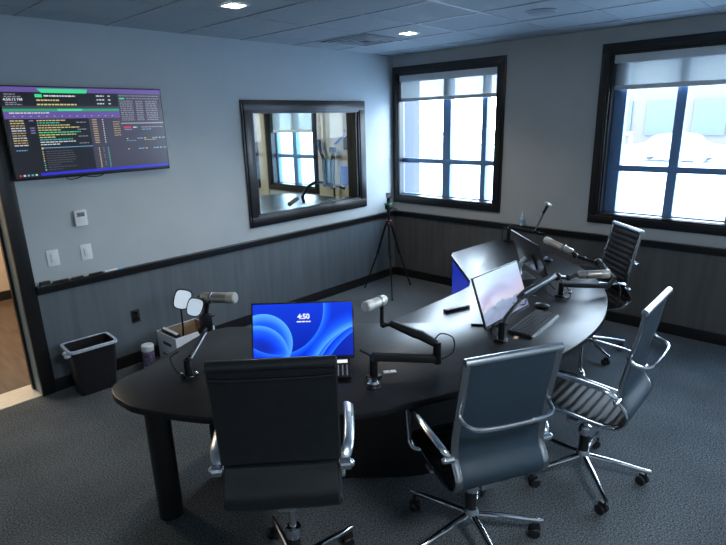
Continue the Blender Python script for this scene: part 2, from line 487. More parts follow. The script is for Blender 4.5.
# exterior windows
def ext_window(name, y0, y1, vm, hm=1.5, cas=True, thin=.05):
    e = bpy.data.objects.new(name, None); COL.objects.link(e); struct(e)
    b = MB().m('black_trim')
    if cas: casing(b, 'y', y0-.088, min(y1+.088, -.001) if y1 < 0 else y1+.088, .9745, 2.608, .095, 0, .032)
    for p, q, lo, hi in ((y0-.005, y0+.022, 1.055, 2.53), (y1-.022, y1+.005, 1.055, 2.53), (y0, y1, 2.505, 2.53), (y0, y1, 1.055, 1.075)):
        b.box(0, .10, p, q, lo, hi)
    b.build('window_frame', e)
    a = MB().m('window_alu_glare')
    for p, q, lo, hi in ((y0, y0+.05, 1.06, 2.525), (y1-thin, y1, 1.06, 2.525), (y0, y1, 2.46, 2.525), (y0, y1, 1.06, 1.085)):
        a.box(.10, .17, p, q, lo, hi, bev=.003)
    a.build('sash_frame', e)
    for c, w in vm:
        MB().m('window_alu_glare').box(.095, .175, c-w/2, c+w/2, 1.08, 2.48, bev=.004).build('mullion', e)
    MB().m('window_alu_glare').box(.09, .17, y0+.02, y1-.02, hm-.028, hm+.028, bev=.004).build('transom', e)
    MB().m('pane').quad((.134, y0+.02, 1.08), (.134, y1-.02, 1.08), (.134, y1-.02, 2.5), (.134, y0+.02, 2.5)).build('pane', e)
    return e
ext_window('window_1', W1[0], W1[1], [(-.73, .11), (-1.226, .065)], thin=.001)
ext_window('window_2', W2[0], W2[1], [(-2.655, .085), (-3.15, .08), (-3.64, .08)])
ext_window('fill_window', W_FILL[0], W_FILL[1], [(-5.4, .08)])  # unseen window, added as fill for left wall and chair backs
ext_window('window_4', WB1[0], WB1[1], [(2.05, .09)])
ext_window('window_5', WB2[0], WB2[1], [(3.1, .09), (3.6, .09)])

def roller_blind(label, y0, y1, zb, grp, name='roller_blind'):
    t = thing(name, label, 'blind', (.03, (y0+y1)/2, 2.5), 0, grp)
    w = (y1-y0)/2
    MB().m('blind_box').box(-.028, .055, -w, w, -.065, .02, bev=.006).build('cassette', t)
    MB().m('blind_fabric').quad((.03, -w+.015, -.06), (.03, w-.015, -.06), (.03, w-.015, zb-2.5), (.03, -w+.015, zb-2.5)).build('fabric', t)
    MB().m('blind_box').box(.018, .040, -w+.012, w-.012, zb-2.5-.028, zb-2.5+.012, bev=.005).build('bottom_bar', t)
    return t
roller_blind('partly lowered grey roller blind in the window nearest the room corner', W1[0]+.015, W1[1]-.01, 2.235, None)
roller_blind('partly lowered grey roller blind in the window above the empty black office chair', W2[0]+.015, W2[1]-.01, 2.235, None)
roller_blind('cream roller blind seen through the interior studio window glass', WB1[0]+.015, WB1[1]-.01, 1.88, None)

# ceiling fixtures
def downlight(x, y, label):
    t = thing('recessed_light', label, 'ceiling light', (x, y, H), 0, 'small square recessed ceiling lights')
    b = MB().m('white_plastic')
    for p, q, r, s in ((-.075, .075, .058, .075), (-.075, .075, -.075, -.058), (-.075, -.058, -.058, .058), (.058, .075, -.058, .058)):
        b.box(p, q, r, s, -.010, -.002, bev=.002)
    b.build('trim_ring', t)
    MB().m('lamp_glow').box(-.058, .058, -.058, .058, -.006, -.003).build('lens', t)
    L = bpy.data.lights.new('downlight_beam', 'AREA'); L.shape = 'SQUARE'; L.size = .11; L.energy = DL; L.color = (1., .88, .74); L.spread = math.radians(120)
    lo = bpy.data.objects.new('downlight_beam', L); COL.objects.link(lo); lo.location = (x, y, H-.012)
DL = 4
downlight(-1.27, -1.225, 'small square recessed ceiling light beside the air vent')
downlight(-3.10, -1.225, 'small square recessed ceiling light nearest the television')
t = thing('air_vent', 'square slatted metal air vent in the tiled ceiling', 'vent', (-1.245, -.68, H))
b = MB().m('ceiling_grid')
for p, q, r, s in ((-.30, .30, .26, .30), (-.30, .30, -.30, -.26), (-.30, -.26, -.26, .26), (.26, .30, -.26, .26)): b.box(p, q, r, s, -.012, -.003, bev=.002)
b.build('frame', t)
MB().m('vent_dark').box(-.26, .26, -.26, .26, -.006, -.004).build('backing', t)
for k in range(3):
    b = MB().m('grey_plastic'); s0 = .24-.07*k; s1 = s0-.03
    for p, q, r, s in ((-s0, s0, s1, s0), (-s0, s0, -s0, -s1), (-s0, -s1, -s1, s1), (s1, s0, -s1, s1)): b.box(p, q, r, s, -.016+.001*k, -.008)
    b.build('louvre', t)
t = thing('ceiling_speaker', 'round grey speaker grille set flush in the ceiling', 'speaker', (-1.265, -2.46, H))
MB().m('grey_plastic').lathe([(.001, -.002), (.115, -.002), (.118, -.006), (.105, -.012), (.10, -.008), (.001, -.008)], 32).build('rim', t)
MB().m('speaker_grille').lathe([(.001, -.009), (.10, -.009), (.09, -.013), (.001, -.014)], 32).build('grille', t)

# ------------------------------------------------------------------ adjoining rooms
struct(MB().m('wood_floor').box(-6.4, -3.2, .15, 3.05, -.1, 0).build('floor_hallway'))
struct(MB().m('tan_wall').box(-6.4, -3.2, 3.05, 3.15, 0, H).build('wall_hallway'))
struct(MB().m('black_trim').box(-6.4, -3.2, 3.03, 3.05, 0, .11).build('baseboard_hallway'))
struct(MB().m('ceiling_tile').box(-6.4, -3.2, .15, 3.15, H, H+.1).build('ceiling_hallway'))
struct(MB().m('tan_wall').box(-3.2, -3.1, .15, 4.6, 0, H).build('wall_partition'))
struct(MB().m('tan_wall').box(-6.5, -6.4, .15, 3.15, 0, H).build('wall_hallway_end'))
struct(MB().m('carpet').box(-3.1, 0, .15, 4.6, -.1, 0).build('floor_studio'))
struct(MB().m('ceiling_tile').box(-3.1, 0, .15, 4.6, H, H+.1).build('ceiling_studio'))
struct(MB().m('studio_wall').box(-3.1, 0, 4.5, 4.6, 0, H).build('wall_studio_far'))
struct(MB().m('studio_wall').box(-.02, -.001, .15, 1.40, 0, H).box(-.02, -.001, 2.62, 2.82, 0, H).build('wall_studio_lining'))
# studio furniture behind the glass
t = thing('studio_desk', 'dark desk seen through the interior studio window glass', 'desk', (-.95, 1.0, 0))
MB().m('desk_top').prism(catmull([(-.9, -.45, 0), (.4, -.5, 0), (.6, .1, 0), (.3, .7, 0), (-.9, .7, 0)], 5, True), .98, 1.02).build('tabletop', t)
for sx in (-.6, .25): MB().m('desk_panel').cyl((sx, 0, 0), (sx, 0, .98), .05).build('leg', t)
o = MB().m('black_metal').tube(catmull([(-.9, .75, 1.02), (-.9, .75, 1.12), (-.65, .8, 1.24), (-.3, .75, 1.16), (-.2, .7, 1.12)], 6), .02).build('microphone_arm')
tag(o, 'black microphone arm arching over the desk behind the studio glass', 'microphone arm')
o = MB().m('champagne').cyl((-1.3, .55, 1.06), (-1.12, .62, 1.10), .028).build('studio_microphone')
tag(o, 'small tan microphone lying low behind the studio glass', 'microphone')
for nm, lab, ct, m1, y0, y1, z0, z1, xx in (
        ('wall_panel', 'pale blue panel hanging behind the studio glass', 'panel', 'light_blue', 1.12, 1.24, 1.10, 1.50, -.05),
        ('wall_poster', 'yellow poster at the right edge of the studio glass', 'poster', 'yellow', .60, .78, 1.27, 1.50, -.03),
        ('blue_banner', 'deep blue banner below the yellow poster behind studio glass', 'banner', 'blue', .70, .92, 1.14, 1.40, -.04),
        ('acoustic_board', 'dark board high behind the studio glass beside the blue scarf', 'board', 'black_plastic', .45, .86, 1.62, 2.12, -.03)):
    tag(MB().m(m1).box(xx-.01, xx+.008, y0, y1, z0, z1, bev=.003).build(nm), lab, ct)
o = MB().m('blue').tube([(-.10, .95, 1.70), (-.10, .80, 1.80), (-.10, .55, 1.95)], .035, ry=.012).build('blue_scarf')
tag(o, 'blue scarf slanting high behind the studio glass', 'scarf')
for k, (yy, za, zb_, ln, lab) in enumerate(((1.22, 1.50, 1.72, .10, 'dark instrument neck leaning beyond the pale blue panel'), (1.02, 1.35, 1.62, .0, 'dark upright stand pole by the pale blue panel'))):
    t = thing('instrument_stand', lab, 'stand', (-.09, yy, za-.4))
    MB().m('black_plastic').tube([(0, 0, 0), (0, 0, .4), (0, ln, .4+zb_-za)], [.012, .022, .03], 8).build('neck', t)
    MB().m('black_plastic').box(-.02, .02, ln-.05, ln+.05, .36+zb_-za, .44+zb_-za, bev=.01).build('head', t)

# ------------------------------------------------------------------ outdoors
struct(MB().m('snow').box(.2, 90, -60, 60, -.6, -.5).build('ground_outside'))
struct(MB().m('outer_pillar').box(.14, .46, -.062, .02, 1.0, 2.6).build('window_reveal_outside'))
t = thing('brick_building', 'brick building with tall windows across the snowy lot', 'building', (34, 8, -.5))
MB().m('brick').box(0, 12, -34, 5, 0, 9).build('wall', t)
k = 0
for yy in [-33+2.7*q for q in range(14)]:
    for z0, z1 in ((.8, 3.6), (4.8, 7.4)):
        MB().m('far_window').box(-.12, .02, yy, yy+1.8, z0+.3, z1-.3).build('window', t)
def parked_car(x, y, label, m):
    t = thing('parked_car', label, 'car', (x, y, -.5), PI/2)
    body = catmull([(-2.2, .35, 0), (-2.15, .8, 0), (-1.4, .95, 0), (-.8, 1.4, 0), (.7, 1.42, 0), (1.3, .98, 0), (2.1, .85, 0), (2.25, .4, 0), (1.5, .3, 0), (-1.5, .3, 0)], 3, True)
    M = Matrix.Rotation(PI/2, 4, 'X')
    MB().m(m).prism([(p.x, p.y) for p in body], -.85, .85, M).build('body', t)
    for wx in (-1.35, 1.4):
        for wy in (-.86, .86):
            MB().m('car_grey').cyl((wx, wy-.05, .32), (wx, wy+.05, .32), .32).build('wheel', t)
t = thing('metal_railing', 'low pale railing across the snow beyond the window nearest the corner', 'railing', (30, 20, -.5))
MB().m('car_grey').box(-.05, .05, -14, 14, 1.25, 1.45).build('top_rail', t)
MB().m('car_grey').box(-.05, .05, -14, 14, .55, .68).build('lower_rail', t)
for k in range(8): MB().m('car_grey').box(-.08, .08, -14+k*4, -13.8+k*4, 0, 1.4).build('post', t)
parked_car(27, 3, 'grey parked car outside, seen through the window with two tall panes', 'car_pale')

# ------------------------------------------------------------------ the desk
outer = [(-4.36, -1.765), (-4.43, -1.81), (-4.468, -1.90), (-4.47, -2.0), (-4.445, -2.13), (-4.30, -2.42), (-4.1, -2.68), (-3.84, -2.92), (-3.62, -3.045), (-3.3, -3.19),
         (-2.95, -3.31), (-2.57, -3.375), (-2.18, -3.375), (-1.82, -3.31), (-1.385, -3.15), (-.98, -2.87), (-.62, -2.47), (-.36, -2.1), (-.27, -1.9), (-.245, -1.78), (-.30, -1.70), (-.38, -1.668)]
ol = [(p.x, p.y) for p in catmull([(a, c, 0) for a, c in outer], 4)]
inner = [(-1.10, -1.625), (-1.20, -1.68), (-1.80, -2.255), (-1.92, -2.32), (-2.07, -2.335), (-2.9, -2.325), (-3.02, -2.20), (-3.50, -1.69), (-3.60, -1.58), (-3.72, -1.535), (-3.85, -1.58), (-4.25, -1.745)]
outline = ol+inner
desk = thing('studio_table', 'large dark curved broadcast desk filling the middle of the room', 'desk', (0, 0, 0))
MB().m('desk_top').prism(outline, .712, .75, round_=.008).build('tabletop', desk)
MB().m('desk_panel').cyl((-4.305, -1.985, 0), (-4.305, -1.985, .715), .062, 24).build('leg', desk)
MB().m('desk_panel').cyl((-.56, -1.95, 0), (-.56, -1.95, .715), .062, 24).build('leg', desk)
pp = catmull([(-3.985, -1.9, 0), (-3.75, -2.19, 0), (-3.46, -2.52, 0), (-3.14, -2.83, 0), (-2.75, -2.93, 0), (-2.3, -2.95, 0), (-1.75, -2.84, 0), (-1.35, -2.56, 0), (-1.02, -2.2, 0), (-.85, -1.85, 0)], 5)
nn = []
for i, p in enumerate(pp):
    tt = (pp[min(i+1, len(pp)-1)]-pp[max(i-1, 0)]).normalized(); nn.append(Vector((-tt.y, tt.x, 0)))
poly = [(p.x, p.y) for p in pp]+[((p+n*.05).x, (p+n*.05).y) for p, n in list(zip(pp, nn))[::-1]]
MB().m('desk_panel').prism(poly, 0, .713).build('modesty_panel', desk)
d = Vector((-.60, -.575, 0)).normalized(); n_ = Vector((-d.y, d.x, 0))
Mx = Matrix.Translation((-1.215, -1.705, 0)) @ Matrix.Rotation(math.atan2(d.y, d.x), 4, 'Z')
o = MB().m('blue_panel').box(0, .80, .0, .02, .02, .711, M=Mx).build('front_panel', desk); o['label'] = 'glowing blue front panel'
o = MB().m('cable').tube(catmull([(-4.22, -2.28, .705), (-4.17, -2.30, .69), (-4.10, -2.33, .70), (-4.13, -2.26, .68), (-4.2, -2.22, .70)], 5), .006, 6).build('cable', desk)

# ------------------------------------------------------------------ office chairs
def prof_pts(lift=0, top=1.07, lean=0.):
    return catmull([(0, .262, .412+lift), (0, .255, .438+lift), (0, .20, .452+lift), (0, .05, .438+lift), (0, -.10, .426+lift), (0, -.18, .432+lift), (0, -.235, .462+lift), (0, -.255, .515+lift),
                    (0, -.212, .59+lift), (0, -.208, .67+lift), (0, -.228, .79+lift), (0, -.258-lean*.5, .93+lift), (0, -.285-lean, top+lift)], 5)

def sheet(P, w, th, mf, mr, ribs=0, edge=.006, pad=0):
    # P path points in the y/z plane; front side = left normal; ribbed on the front
    b = MB()
    # resample
    L = [0]
    for i in range(1, len(P)): L.append(L[-1]+(P[i]-P[i-1]).length)
    n = max(8, int(L[-1]/.008)); Q = []
    for k in range(n+1):
        s = L[-1]*k/n; i = 0
        while i < len(L)-2 and L[i+1] < s: i += 1
        t = (s-L[i])/max(1e-9, L[i+1]-L[i]); Q.append(P[i].lerp(P[i+1], t))
    rows = []
    for k, q in enumerate(Q):
        a, c = Q[max(k-1, 0)], Q[min(k+1, n)]
        T = (c-a).normalized(); N = Vector((0, -T.z, T.y))   # points up on the seat / forward on the back when path runs front->top
        N = -N if N.z < 0 and abs(T.z) < .7 else N
        N = Vector((0, T.z, -T.y))
        s = L[-1]*k/n
        bul = 0
        if ribs: bul = .006*abs(math.sin(PI*s/ribs))
        endf = min(1, min(s, L[-1]-s)/.012+.25)
        row = []
        for x, e in ((-w, .4), (-w+.006, .85), (-w*.6, 1), (0, 1), (w*.6, 1), (w-.006, .85), (w, .4)):
            row.append((b.bm.verts.new(q+Vector((x, 0, 0))+N*((th*.5+bul+pad)*e*endf)), b.bm.verts.new(q+Vector((x, 0, 0))-N*(th*.5*e*endf))))
        rows.append(row)
    m = len(rows[0])
    for A, B in zip(rows, rows[1:]):
        for j in range(m-1):
            b.m(mf); b.face([A[j][0], A[j+1][0], B[j+1][0], B[j][0]])
            b.m(mr); b.face([A[j][1], B[j][1], B[j+1][1], A[j+1][1]])
        b.m(mr); b.face([A[0][0], B[0][0], B[0][1], A[0][1]]); b.face([A[-1][0], A[-1][1], B[-1][1], B[-1][0]])
    for R_ in (rows[0], rows[-1]):
        for j in range(m-1): b.face([R_[j][0], R_[j][1], R_[j+1][1], R_[j+1][0]])
    return b

def build_chair(label, x, y, rz, base_rz, lift=0., style='ribbed', lean=0., top=1.07):
    t = thing('office_chair', label, 'chair', (x, y, 0), rz, 'office chairs around the broadcast desk')
    P = prof_pts(lift, top, lean)
    # N in sheet(): for a path going back (-y) T=(0,-1,0) -> N=(0,0,1) up; going up T=(0,0,1) -> N=(0,1,0) forward
    split = 31
    if style == 'ribbed':
        sheet(P[2:split+1], .200, .014, 'rib_leather', 'back_fabric', ribs=.045).build('seat', t)
        sheet(P[split:], .200, .014, 'rib_leather', 'back_fabric', ribs=.045).build('backrest', t)
        for s in (-1, 1):
            Q = [p+Vector((s*.210, 0, 0)) for p in P]
            MB().m('dark_chrome').tube(Q, .0085, 10, up=(1, 0, 0), ry=.020).build('side_frame', t)
        e = P[-1]
        MB().m('aluminium').cyl((-.222, e.y, e.z), (.222, e.y, e.z), .017, 16).build('top_roll', t)
        e = P[0]
        MB().m('rib_leather').cyl((-.208, e.y-.003, e.z+.008), (.208, e.y-.003, e.z+.008), .015, 14).build('front_roll', t)
        zb = .80+lift
        MB().m('chrome').tube(catmull([(-.210, -.225, zb+.035), (-.209, -.248, zb+.002), (-.185, -.305, zb-.012), (-.10, -.325, zb-.014), (.10, -.325, zb-.014), (.185, -.305, zb-.012), (.209, -.248, zb+.002), (.210, -.225, zb+.035)], 5), .0095, 10, ry=.0125).build('back_bar', t)
    else:
        b = sheet(P[2:split+1], .22, .035, 'leather', 'leather'); b.build('seat', t)
        e = P[split-2]
        # separate pads: lower pad, main pad, top roll
        i1 = next(i for i, p in enumerate(P) if i > split-6 and p.z > .615+lift)
        i2 = next(i for i, p in enumerate(P) if p.z > .985+lift)
        sheet(P[26:i1+1], .212, .042, 'leather', 'leather').build('lower_back_pad', t)
        sheet(P[i1:], .222, .034, 'leather', 'leather').build('backrest', t)
        q = P[i2+0]
        MB().m('leather').tube([(-.216, q.y-.019, q.z), (-.15, q.y-.021, q.z-.004), (0, q.y-.021, q.z-.006), (.15, q.y-.021, q.z-.004), (.216, q.y-.019, q.z)], .0035, 8).build('seam', t)
        e = P[-1]
        MB().m('leather').tube([(-.222, e.y, e.z-.006), (-.217, e.y, e.z-.006), (.217, e.y, e.z-.006), (.222, e.y, e.z-.006)], [.010, .021, .021, .010], 16).build('top_roll', t)
    for s in (-1, 1):
        zt = .665+lift
        path = catmull([(s*.230, -.205, zt-.065), (s*.25, -.195, zt-.035), (s*.266, -.14, zt-.008), (s*.272, 0, zt+.004), (s*.272, .115, zt+.006), (s*.272, .140, zt+.002), (s*.271, .150, zt-.018), (s*.269, .150, zt-.06), (s*.264, .147, .52+lift), (s*.262, .142, .48+lift), (s*.255, .125, .457+lift), (s*.226, .11, .447+lift)], 5)
        if style == 'ribbed':
            a = MB().m('chrome').tube(path, .0095, 10, up=(1, 0, 0), ry=.015).build('armrest', t)
        else:
            a = MB().m('aluminium').tube([Vector((v.x-s*.012, v.y-(.035 if v.y > .05 else 0), v.z)) for v in path], .008, 12, up=(1, 0, 0), ry=.022).build('armrest', t)
        MB().m('chrome').cyl((s*.216, -.208, zt-.065), (s*.258, -.208, zt-.065), .017 if style == 'ribbed' else .024).ball((s*.258, -.208, zt-.065), .015).build('arm_joint', a)
    # under-seat mechanism, column, five-star base
    MB().m('aluminium').box(-.05, .05, -.17, .11, .372+lift, .412+lift, bev=.010).box(-.04, .04, -.15, .05, .345+lift, .38+lift, bev=.012).cyl((0, 0, .33+lift), (0, 0, .39+lift), .034).box(-.235, .235, -.03, .03, .405+lift, .421+lift, bev=.006).build('tilt_mechanism', t)
    MB().m('chrome').tube([(.05, .02, .395+lift), (.17, .03, .39+lift), (.20, .03, .38+lift)], .006).build('lever', t)
    bs = bpy.data.objects.new('swivel_base', None); COL.objects.link(bs); bs.parent = t; bs.rotation_euler = (0, 0, base_rz-rz)
    MB().m('aluminium').lathe([(.026, .09), (.036, .10), (.038, .14), (.031, .158), (.029, .165)], 24).build('hub', bs)
    MB().m('black_plastic').lathe([(.027, .155), (.027, .28), (.024, .285), (.024, .29)], 20).build('gas_lift', bs)
    MB().m('chrome').lathe([(.026, .262), (.036, .27), (.038, .295), (.032, .315), (.020, .322)], 24).build('collar', bs)
    MB().m('chrome').lathe([(.016, .30), (.016, .36+lift), (.015, .37+lift)], 20).build('piston', bs)
    for k in range(5):
        a = 2*PI*k/5
        M = Matrix.Rotation(a, 4, 'Z')
        b = MB().m('chrome')
        b.tube([M @ Vector(v) for v in ((.03, 0, .132), (.12, 0, .122), (.24, 0, .105), (.34, 0, .088), (.35, 0, .085))], [.019, .017, .014, .011, .006], 10, up=(0, 0, 1), ry=.014)
        lg = b.build('base_leg', bs)
        a2 = a+random.uniform(-.9, .9)
        c = M @ Vector((.33, 0, 0)); M2 = Matrix.Translation(c) @ Matrix.Rotation(a2, 4, 'Z')
        b = MB().m('black_plastic')
        for s in (-1, 1):
            b.cyl(M2 @ Vector((-.018, s*.010, .027)), M2 @ Vector((-.018, s*.027, .027)), .027, 18)
        b.cyl(M2 @ Vector((-.018, -.01, .027)), M2 @ Vector((-.018, .01, .027)), .008, 10)
        b.box(-.035, .01, -.009, .009, .035, .066, M=M2, bev=.004)
        b.cyl(c+Vector((0, 0, .05)), c+Vector((0, 0, .09)), .007, 10)
        b.build('caster', bs)
    return t
R = math.radians
build_chair('black leather executive chair with padded back turned to us, nearest the desk clock screen', -4.155, -2.84, R(-44), R(-3), .165, 'leather', top=1.06)
build_chair('chrome framed chair with smooth blue-grey back, pushed in between leather chair and keyboard', -3.395, -3.265, R(-29), R(22), .03, 'ribbed', top=1.07)
build_chair('chrome framed chair turned sideways with ribbed black seat showing, in open carpet', -2.572, -3.495, R(1), R(5), .045, 'ribbed', lean=-.01, top=1.07)
build_chair('chrome framed chair with ribbed black back facing us, against the window wall', -.87, -2.85, R(46), R(20), .03, 'ribbed', top=1.06)

# ------------------------------------------------------------------ television
tv = thing('television', 'wall mounted flat television showing dark scheduling tables', 'television', (-3.65, -.062, 1.967))
TW, TH = 1.156, .640
b = MB().m('black_plastic')
b.box(-TW/2, TW/2, -.0, .03, -TH/2, TH/2, bev=.004).box(-.30, .30, .03, .06, -.2, .2)
b.build('bezel', tv)
s = MB().m('scr_black')
x0, z0, SWD, SH = -TW/2+.008, TH/2-.008, TW-.016, TH-.026
LAY = [0.0]
def rect(u0, v0, u1, v1, m, lay=1):
    yy = -.0008-.00035*lay
    s.m(m); s.quad((x0+u0*SWD, yy, z0-v1*SH), (x0+u1*SWD, yy, z0-v1*SH), (x0+u1*SWD, yy, z0-v0*SH), (x0+u0*SWD, yy, z0-v0*SH))
rect(0, 0, 1, 1, 'scr_black', 0)
rect(0, 0, 1, .055, 'scr_purple'); rect(0, .205, .69, .235, 'scr_navy'); rect(0, .26, .69, .345, 'scr_purple'); rect(.69, .055, 1, .40, 'scr_navy'); rect(.69, .43, 1, .96, 'scr_navy'); rect(.48, .345, .69, .96, 'scr_navy')
s.m('scr_green'); s.quad((x0+.225*SWD, -.0016, z0-.06*SH), (x0+.49*SWD, -.0016, z0-.06*SH), (x0+.50*SWD, -.0016, z0-.015*SH), (x0+.20*SWD, -.0016, z0-.015*SH))
rect(.0, .235, .69, .262, 'scr_dgreen', 2); rect(.3, .237, .45, .260, 'scr_green', 3)
rect(.185, .075, .225, .11, 'scr_green', 2)
def dashes(u0, u1, v, m, h=.012, lay=3):
    u = u0
    while u < u1:
        w = random.uniform(.008, .028); rect(u, v, min(u+w, u1), v+h, m, lay); u += w+.004
for i, (u1, m) in enumerate(((.42, 'scr_white'), (.32, 'scr_yellow'), (.42, 'scr_yellow'))): dashes(.235 if i == 0 else .19, u1, .085+.048*i, m, .016)
for i in range(3): dashes(.55, .60, .08+.045*i, 'scr_white', .014); rect(.625, .08+.045*i, .64, .094+.045*i, 'scr_white', 3)
for i, v in enumerate((.075, .10, .165, .185)): dashes(.02, .08+.03*(i % 2), v, 'scr_grey', .01)
dashes(.03, .25, .275, 'scr_white', .012)
for i in range(14): rect(.05+i*.045, .315, .056+i*.045, .322, 'scr_white', 3)
for i in range(11):
    v = .36+i*.027
    dashes(.025, .10, v, random.choice(['scr_yellow', 'scr_white', 'scr_tan']), .011)
    if i in (0, 3, 4, 5): rect(.125, v, .155, v+.013, 'scr_purple', 3); rect(.13, v+.002, .15, v+.010, 'scr_grey', 4)
    mm = ['scr_yellow', 'scr_teal', 'scr_yellow', 'scr_yellow', 'scr_yellow', 'scr_green', 'scr_yellow', 'scr_yellow', 'scr_teal', 'scr_white', 'scr_white'][i]
    dashes(.17, random.uniform(.26, .42), v, mm, .011)
    if i % 3 == 1: dashes(.40, .46, v, 'scr_grey', .01)
    rect(.50, v, .53, v+.012, 'scr_tan', 3); rect(.565, v, .572, v+.012, 'scr_white', 3)
    if i < 7: dashes(.635, .68, v+.03, 'scr_tan', .010)
dashes(.03, .09, .685, 'scr_sky', .012); rect(.18, .67, .48, .678, 'scr_sky', 3); rect(.17, .665, .18, .69, 'scr_yellow', 3)
for i in range(9):
    v = .71+i*.026
    rect(.17, v, .177, v+.012, random.choice(['scr_yellow', 'scr_teal', 'scr_white']), 3); dashes(.19, random.uniform(.25, .38), v, 'scr_dim', .009)
for i in range(12):
    v = .70+i*.021
    rect(.515, v, .523, v+.010, 'scr_yellow', 3); rect(.575, v, .583, v+.010, 'scr_teal', 3)
    if i % 4 < 3: rect(.545, v, .552, v+.008, 'scr_grey', 3)
dashes(.70, .98, .075, 'scr_grey', .01); rect(.70, .105, .735, .122, 'scr_green', 3); dashes(.75, .98, .108, 'scr_grey', .009)
for i in range(11): dashes(.70, .79, .14+i*.023, 'scr_grey', .010); dashes(.81, .86, .14+i*.023, 'scr_grey', .010); dashes(.88, .965, .14+i*.023, 'scr_grey', .010)
rect(.69, .405, 1., .425, 'scr_grey', 2)
rect(.705, .455, .755, .478, 'scr_red', 3); dashes(.77, .80, .46, 'scr_white'); dashes(.83, .99, .46, 'scr_grey')
dashes(.71, .76, .49, 'scr_sky', .008); dashes(.83, .90, .49, 'scr_sky', .008)
for v, a, c_ in ((.60, 'scr_sky', 'scr_yellow'), (.73, 'scr_sky', 'scr_yellow')):
    dashes(.715, .725, v, 'scr_yellow'); dashes(.79, .83, v, a); dashes(.84, .855, v, c_); dashes(.90, .94, v, a); dashes(.95, .962, v, c_); dashes(.975, 1., v, a)
dashes(.71, .78, .63, 'scr_sky', .006); dashes(.84, .93, .625, 'scr_yellow', .006)
rect(.14, .955, 1., .985, 'scr_blue', 2)
for i, m in enumerate(('scr_red', 'scr_white', 'scr_sky', 'scr_teal', 'scr_white')): rect(.02+i*.022, .962, .032+i*.022, .982, m, 3)
s.build('screen', tv, flat=True)
def text_mesh(txt, size, m, parent, loc, rot=(PI/2, 0, 0), name='lettering', align='CENTER', bold=0):
    cu = bpy.data.curves.new('lettering', 'FONT'); cu.body = txt; cu.size = size; cu.align_x = align; cu.align_y = 'CENTER'; cu.offset = bold; cu.extrude = .0002
    to = bpy.data.objects.new('lettering', cu); COL.objects.link(to)
    dg = bpy.context.evaluated_depsgraph_get(); me = bpy.data.meshes.new_from_object(to.evaluated_get(dg))
    bpy.data.objects.remove(to); me.materials.clear(); me.materials.append(MATS[m])
    o = bpy.data.objects.new(name, me); COL.objects.link(o); o.parent = parent; o.location = loc; o.rotation_euler = rot
    return o
text_mesh('4:50:13 PM', .026, 'scr_white', tv, (x0+.012*SWD, -.0030, z0-.137*SH), align='LEFT', bold=.0004)
o = MB().m('cable').tube(catmull([(-.24, .02, -.322), (-.22, .02, -.338), (-.17, .02, -.336), (-.12, .02, -.322), (-.06, .02, -.332), (.0, .02, -.332), (.03, .02, -.322)], 5), .004, 6).build('cable', tv)

# ------------------------------------------------------------------ wall plates on the left wall
t = thing('thermostat', 'white wall thermostat with a small dark display above the switches', 'thermostat', (-3.831, 0, 1.328))
MB().m('white_plastic').box(-.045, .045, -.028, 0, -.06, .06, bev=.005).build('body', t)
MB().m('scr_dim').box(-.028, .028, -.030, -.027, .012, .045).build('display', t)
for xx, lab in ((-4.07, 'white rocker light switch closer to the door frame'), (-3.828, 'white rocker light switch directly under the thermostat')):
    t = thing('light_switch', lab, 'switch', (xx, 0, 1.055), 0, 'white light switches by the door')
    MB().m('white_plastic').box(-.042, .042, -.006, 0, -.062, .062, bev=.003).build('plate', t)
    MB().m('card_white').box(-.017, .017, -.011, -.005, -.033, .033, bev=.003).build('rocker', t)
t = thing('wall_outlet', 'black electrical outlet low on the grey panelling', 'outlet', (-3.528, -.012, .43))
MB().m('black_plastic').box(-.036, .036, -.007, 0, -.058, .058, bev=.003).build('plate', t)
MB().m('black_gloss').box(-.018, .018, -.010, -.006, .006, .040, bev=.003).box(-.018, .018, -.010, -.006, -.040, -.006, bev=.003).build('socket', t)

# pens and eraser on the rail ledge
ZR = .8665
def marker(x, L, label, m, cap, rz=0):
    t = thing('marker_pen', label, 'marker', (x, -.030, ZR+.009), rz, 'markers on the ledge under the light switches')
    MB().m(m).cyl((-L/2, 0, 0), (L/2-.04, 0, 0), .009).build('barrel', t)
    MB().m(cap).cyl((L/2-.042, 0, 0), (L/2, 0, 0), .0095).build('cap', t)
t = thing('board_eraser', 'dark felt eraser on the ledge beside the door frame', 'eraser', (-4.165, -.030, ZR))
MB().m('black_plastic').box(-.035, .035, -.018, .018, .012, .03, bev=.004).build('handle', t)
MB().m('vent_dark').box(-.034, .034, -.017, .017, 0, .013).build('felt', t)
marker(-4.055, .11, 'black marker on the ledge next to the eraser', 'black_plastic', 'black_plastic')
marker(-3.915, .13, 'dark marker in the middle of the row on the ledge', 'black_plastic', 'grey_plastic', .05)
marker(-3.80, .11, 'black marker between the middle marker and the white one', 'black_plastic', 'black_plastic', -.05)
marker(-3.655, .15, 'white barrelled marker with teal cap at the end of the row', 'white_plastic', 'light_blue', .04)

